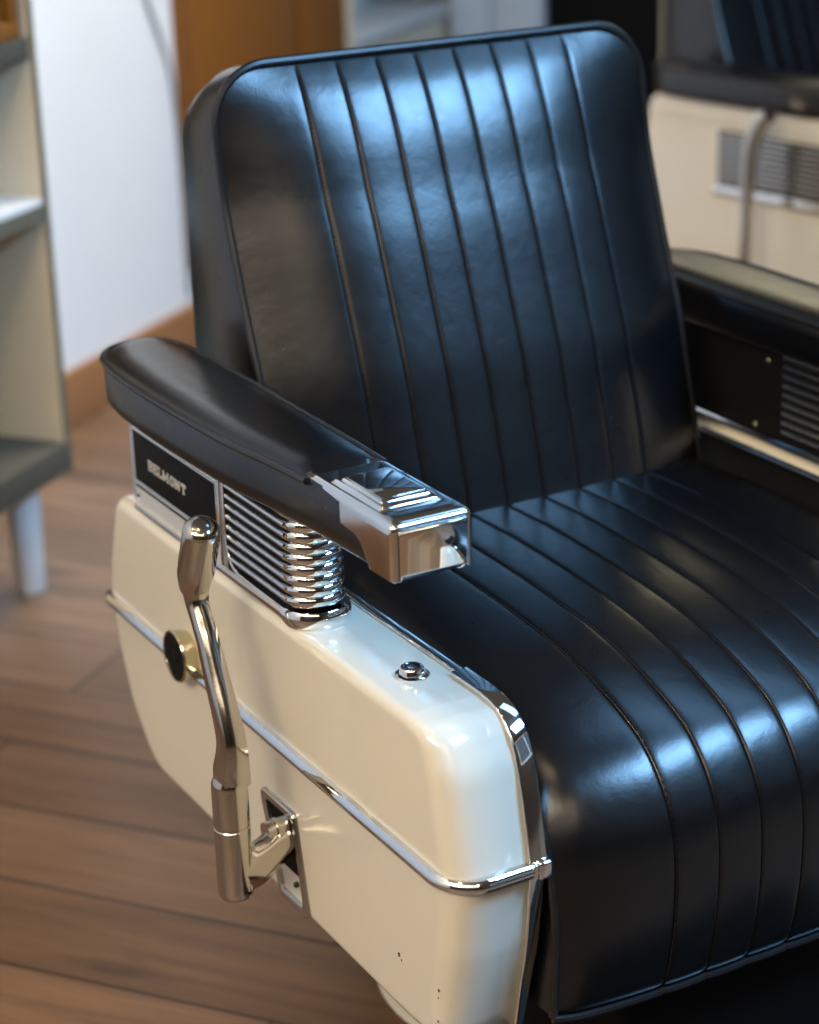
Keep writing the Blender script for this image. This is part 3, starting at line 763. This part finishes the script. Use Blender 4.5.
# cord hanging down the wall in front of the cupboard
cd = MB()
cp = catmull([(X0 + .006, 2.36, 1.3), (X0 + .006, 2.40, 0.90), (X0 + .006, 2.442, 0.766), (X0 + .006, 2.475, 0.703), (X0 + .006, 2.512, 0.626), (X0 + .006, 2.528, 0.53), (X0 + .006, 2.534, 0.36), (X0 + .006, 2.534, 0.14)], 8)
cd.sweep(cp, circ(0.004, 8), up=(1, 0, 0))
tag(cd.obj('power_cord', M['grey_cloth'], shift=False), 'thin grey cord hanging down the white wall beside the wooden cupboard', 'cord')

# shelving unit at the left
u = empty('shelving_unit', (-1.37, 1.05, 0), 'beige open shelving unit on white legs at the left edge', 'shelving unit')
XF, XB, YE, YS = -1.168, -1.55, 1.322, 0.80
child(u, 'end_panel', M['cab'], lambda q: q.box((XB, YE, 0.245), (XF, YE + .012, 1.35), .001))
child(u, 'end_panel', M['cab'], lambda q: q.box((XB, YS - .022, 0.245), (XF, YS, 1.35), .001))
child(u, 'panel_edging', M['cab_edge'], lambda q: (q.box((XF, YE - .0005, 0.245), (XF + .002, YE + .0125, 1.35)), ))
child(u, 'back_panel', M['cab'], lambda q: q.box((XB, YS, 0.245), (XB + .01, YE, 1.35)))
child(u, 'shelf', M['shelf_gray'], lambda q: q.box((XB, YS - .022, 0.198), (XF + .003, YE + .014, 0.245), .002))
child(u, 'shelf', M['shelf_white'], lambda q: q.box((XB + .01, YS, 0.600), (XF - .002, YE, 0.631), .001))
child(u, 'shelf_front_shade', M['cab_edge'], lambda q: q.box((XF - .002, YS, 0.598), (XF + .001, YE, 0.622)))  # dark strip paints the shaded front face of this shelf
child(u, 'shelf', M['shelf_gray'], lambda q: q.box((XB + .01, YS, 0.838), (XF - .002, YE, 0.869), .001))
child(u, 'top_board', M['cab'], lambda q: q.box((XB, YS - .022, 1.35), (XF, YE + .022, 1.375), .001))
for (lx, ly) in ((-1.236, 1.292), (-1.49, 1.292), (-1.236, 0.84), (-1.49, 0.84)):
    child(u, 'leg', M['white_paint'], lambda q: q.lathe([(.022, 0.0), (.0235, .004), (.0255, .10), (.028, .198)], 24, (lx, ly, 0)))
bx = empty('wooden_box', (-1.33, 1.15, 0.8695), 'orange wooden drawer box on the upper shelf at the top left', 'box')
child(bx, 'body', M['wood'], lambda q: (q.box((-1.50, 0.95, 0.8695), (-1.182, 1.306, 1.07), .004)))
child(bx, 'front_frame', M['wood'], lambda q: (q.box((-1.182, 0.95, 0.8695), (-1.172, 1.306, 0.895), .002), q.box((-1.182, 1.283, 0.895), (-1.172, 1.306, 1.07), .002), q.box((-1.182, 0.95, 1.045), (-1.172, 1.283, 1.07), .002)))
child(bx, 'ring_handle', M['satin'], lambda q: q.lathe([(.020, 0.0), (.022, .006), (.014, .012), (.006, .012)], 24, (-1.182, 1.165, 0.955), 'x'))

# counter with a white top beyond
ct = empty('counter', (-1.9, 3.72, 0), 'low beige counter with a white top beyond the wooden cupboard', 'counter')
child(ct, 'worktop', M['shelf_white'], lambda q: q.box((-2.25, 3.362, 0.520), (-1.600, 4.085, 0.545), .003))
child(ct, 'body', M['cab'], lambda q: q.box((-2.24, 3.366, 0.0), (-1.612, 4.08, 0.512), .003))
child(ct, 'shadow_rail', M['dark_gap'], lambda q: q.box((-2.23, 3.37, 0.512), (-1.616, 4.075, 0.520)))
t1 = empty('hair_dryer', (-1.75, 3.60, 0.545), 'black hair dryer lying on the near end of the white counter', 'hair dryer')
child(t1, 'body', M['black'], lambda q: q.sweep([(-1.74, 3.56, .588), (-1.75, 3.60, .592), (-1.77, 3.66, .592), (-1.78, 3.70, .588)], circ(.042, 16), scales=[.8, 1.05, 1.05, .75]))
child(t1, 'handle', M['black'], lambda q: q.sweep([(-1.755, 3.60, .60), (-1.79, 3.60, .64), (-1.82, 3.60, .70)], circ(.020, 12), up=(0, 1, 0)))
child(t1, 'nozzle', M['grey_cloth'], lambda q: q.sweep([(-1.782, 3.70, .588), (-1.80, 3.75, .588)], circ(.034, 16)))
def cloth_stack(name, label, cat, m, a, b, n):
    q = MB(); h = (b[2] - a[2]) / n
    for i in range(n): q.box((a[0], a[1], a[2] + h * i), (b[0], b[1], a[2] + h * (i + .96)), h * .42)
    tag(q.obj(name, m, shift=False), label, cat)
cloth_stack('folded_towel', 'folded white towels on the counter beside the hair dryer', 'towel', M['white_paint'], (-1.98, 3.80, 0.5455), (-1.80, 4.02, 0.60), 2)
cloth_stack('folded_cloth', 'small folded teal cloth on top of the white towels', 'cloth', M['teal'], (-1.95, 3.83, 0.6005), (-1.83, 3.98, 0.625), 1)

# tall pale cupboard, black cabinet and post beyond
p = empty('white_cupboard', (-1.46, 4.3, 0), 'tall cool-white cupboard behind the front chair, right of the counter', 'cupboard')
child(p, 'body', M['bluewhite'], lambda q: q.box((-1.600, 4.112, 0), (-1.335, 4.5, 1.9), .004))
child(p, 'door', M['bluewhite'], lambda q: q.box((-1.480, 4.092, 0.05), (-1.338, 4.111, 1.88), .003))
child(p, 'door', M['bluewhite'], lambda q: q.box((-1.597, 4.092, 0.05), (-1.486, 4.111, 1.88), .003))
k_ = empty('black_cabinet', (-1.17, 4.3, 0), 'tall black cabinet between the pale cupboard and the cream post', 'cabinet')
child(k_, 'body', M['black'], lambda q: q.box((-1.330, 4.122, 0), (-1.010, 4.5, 1.9), .004))
child(k_, 'door', M['black'], lambda q: q.box((-1.327, 4.102, 0.05), (-1.013, 4.121, 1.88), .003))
po = empty('upright_post', (-0.95, 4.12, 0), 'upright cream and white post left of the rear chair backrest', 'post')
child(po, 'cream_board', M['cab'], lambda q: q.box((-1.006, 4.08, 0), (-0.965, 4.16, 2.2), .003))
child(po, 'white_board', M['white_paint'], lambda q: q.box((-0.964, 4.075, 0), (-0.895, 4.16, 2.2), .003))

# ------------------------------------------------------------------ lights
def area(name, loc, target, size, power, color, sy=None):
    d = bpy.data.lights.new(name, 'AREA'); d.energy = power; d.color = color; d.size = size
    if sy: d.shape = 'RECTANGLE'; d.size_y = sy
    o = bpy.data.objects.new(name, d); col.objects.link(o); o.location = loc
    o.rotation_euler = (Vector(target) - Vector(loc)).to_track_quat('-Z', 'Y').to_euler(); return o
COOL = (0.27, 0.58, 1.0); WARM = (1.0, 0.78, 0.52)
area('ceiling_panel_light', (0.72, 1.38, 2.72), (0.72, 1.38, 0), 1.2, 12, COOL, 0.7)
area('ceiling_panel_light', (1.85, 0.50, 2.70), (0.9, 0.55, 0), 1.3, 215, COOL, 1.1)
area('front_fill_light', (-0.9, -2.4, 2.68), (-0.4, 0.3, 0.4), 2.0, 120, (1.0, 0.87, 0.68), 1.0)  # warm fill added to brighten the outer panel face
area('panel_fill_light', (1.0, -2.2, 2.60), (0.2, 0.2, 0.4), 2.0, 16, (1.0, 0.84, 0.66), 1.2)  # added fill with no window behind it; lifts the panel's front face
area('left_wall_fill', (-0.75, 2.2, 2.68), (-1.6, 1.95, 0.75), 0.9, 24, (1.0, 0.95, 0.88)).data.spread = math.radians(80)  # added lamp aimed at the left wall to whiten it
area('back_sheen_fill', (-0.9, 4.5, 2.15), (0.3, 0.6, 0.6), 1.3, 9, (1.0, 0.88, 0.55), 0.8)  # warm area added for the golden sheen on the armrest tops
for i, (x, y) in enumerate(((-0.4, -1.6), (-1.0, -0.6), (0.6, -2.4), (-0.2, -0.5), (1.6, -1.7))):
    d = bpy.data.lights.new('ceiling_spot', 'POINT'); d.energy = 14; d.color = WARM; d.shadow_soft_size = 0.05
    o = bpy.data.objects.new('ceiling_spot', d); col.objects.link(o); o.location = (x, y, 2.6)

w = bpy.data.worlds.new('world'); scn.world = w; w.use_nodes = True
bg = w.node_tree.nodes['Background']; bg.inputs['Color'].default_value = (0.55, 0.75, 1.0, 1); bg.inputs['Strength'].default_value = 0.2

# ------------------------------------------------------------------ camera
cam = bpy.data.cameras.new('camera'); co = bpy.data.objects.new('camera', cam); col.objects.link(co); scn.camera = co
cam.sensor_fit = 'HORIZONTAL'; cam.sensor_width = 36; cam.lens = 2146.0 / 819 * 36
pitch, roll, yaw = 0.36217, 0.02945, math.radians(29.1046) - PHI
f = Vector((math.sin(yaw) * math.cos(pitch), math.cos(yaw) * math.cos(pitch), -math.sin(pitch)))
r = Vector((math.cos(yaw), -math.sin(yaw), 0)); d = f.cross(r)
r2 = r * math.cos(roll) + d * math.sin(roll); d2 = -r * math.sin(roll) + d * math.cos(roll)
mx = Matrix((r2, -d2, -f)).transposed().to_4x4(); mx.translation = Vector((0.55780, -1.38883, 0.89376 + FZ))
co.matrix_world = mx
cam.dof.use_dof = True; cam.dof.focus_distance = 1.86; cam.dof.aperture_fstop = 4.6; cam.clip_start = 0.05

scn.view_settings.view_transform = 'Standard'; scn.view_settings.look = 'None'
scn.view_settings.exposure = 0.0; scn.view_settings.gamma = 1.0; scn.view_settings.use_curve_mapping = False
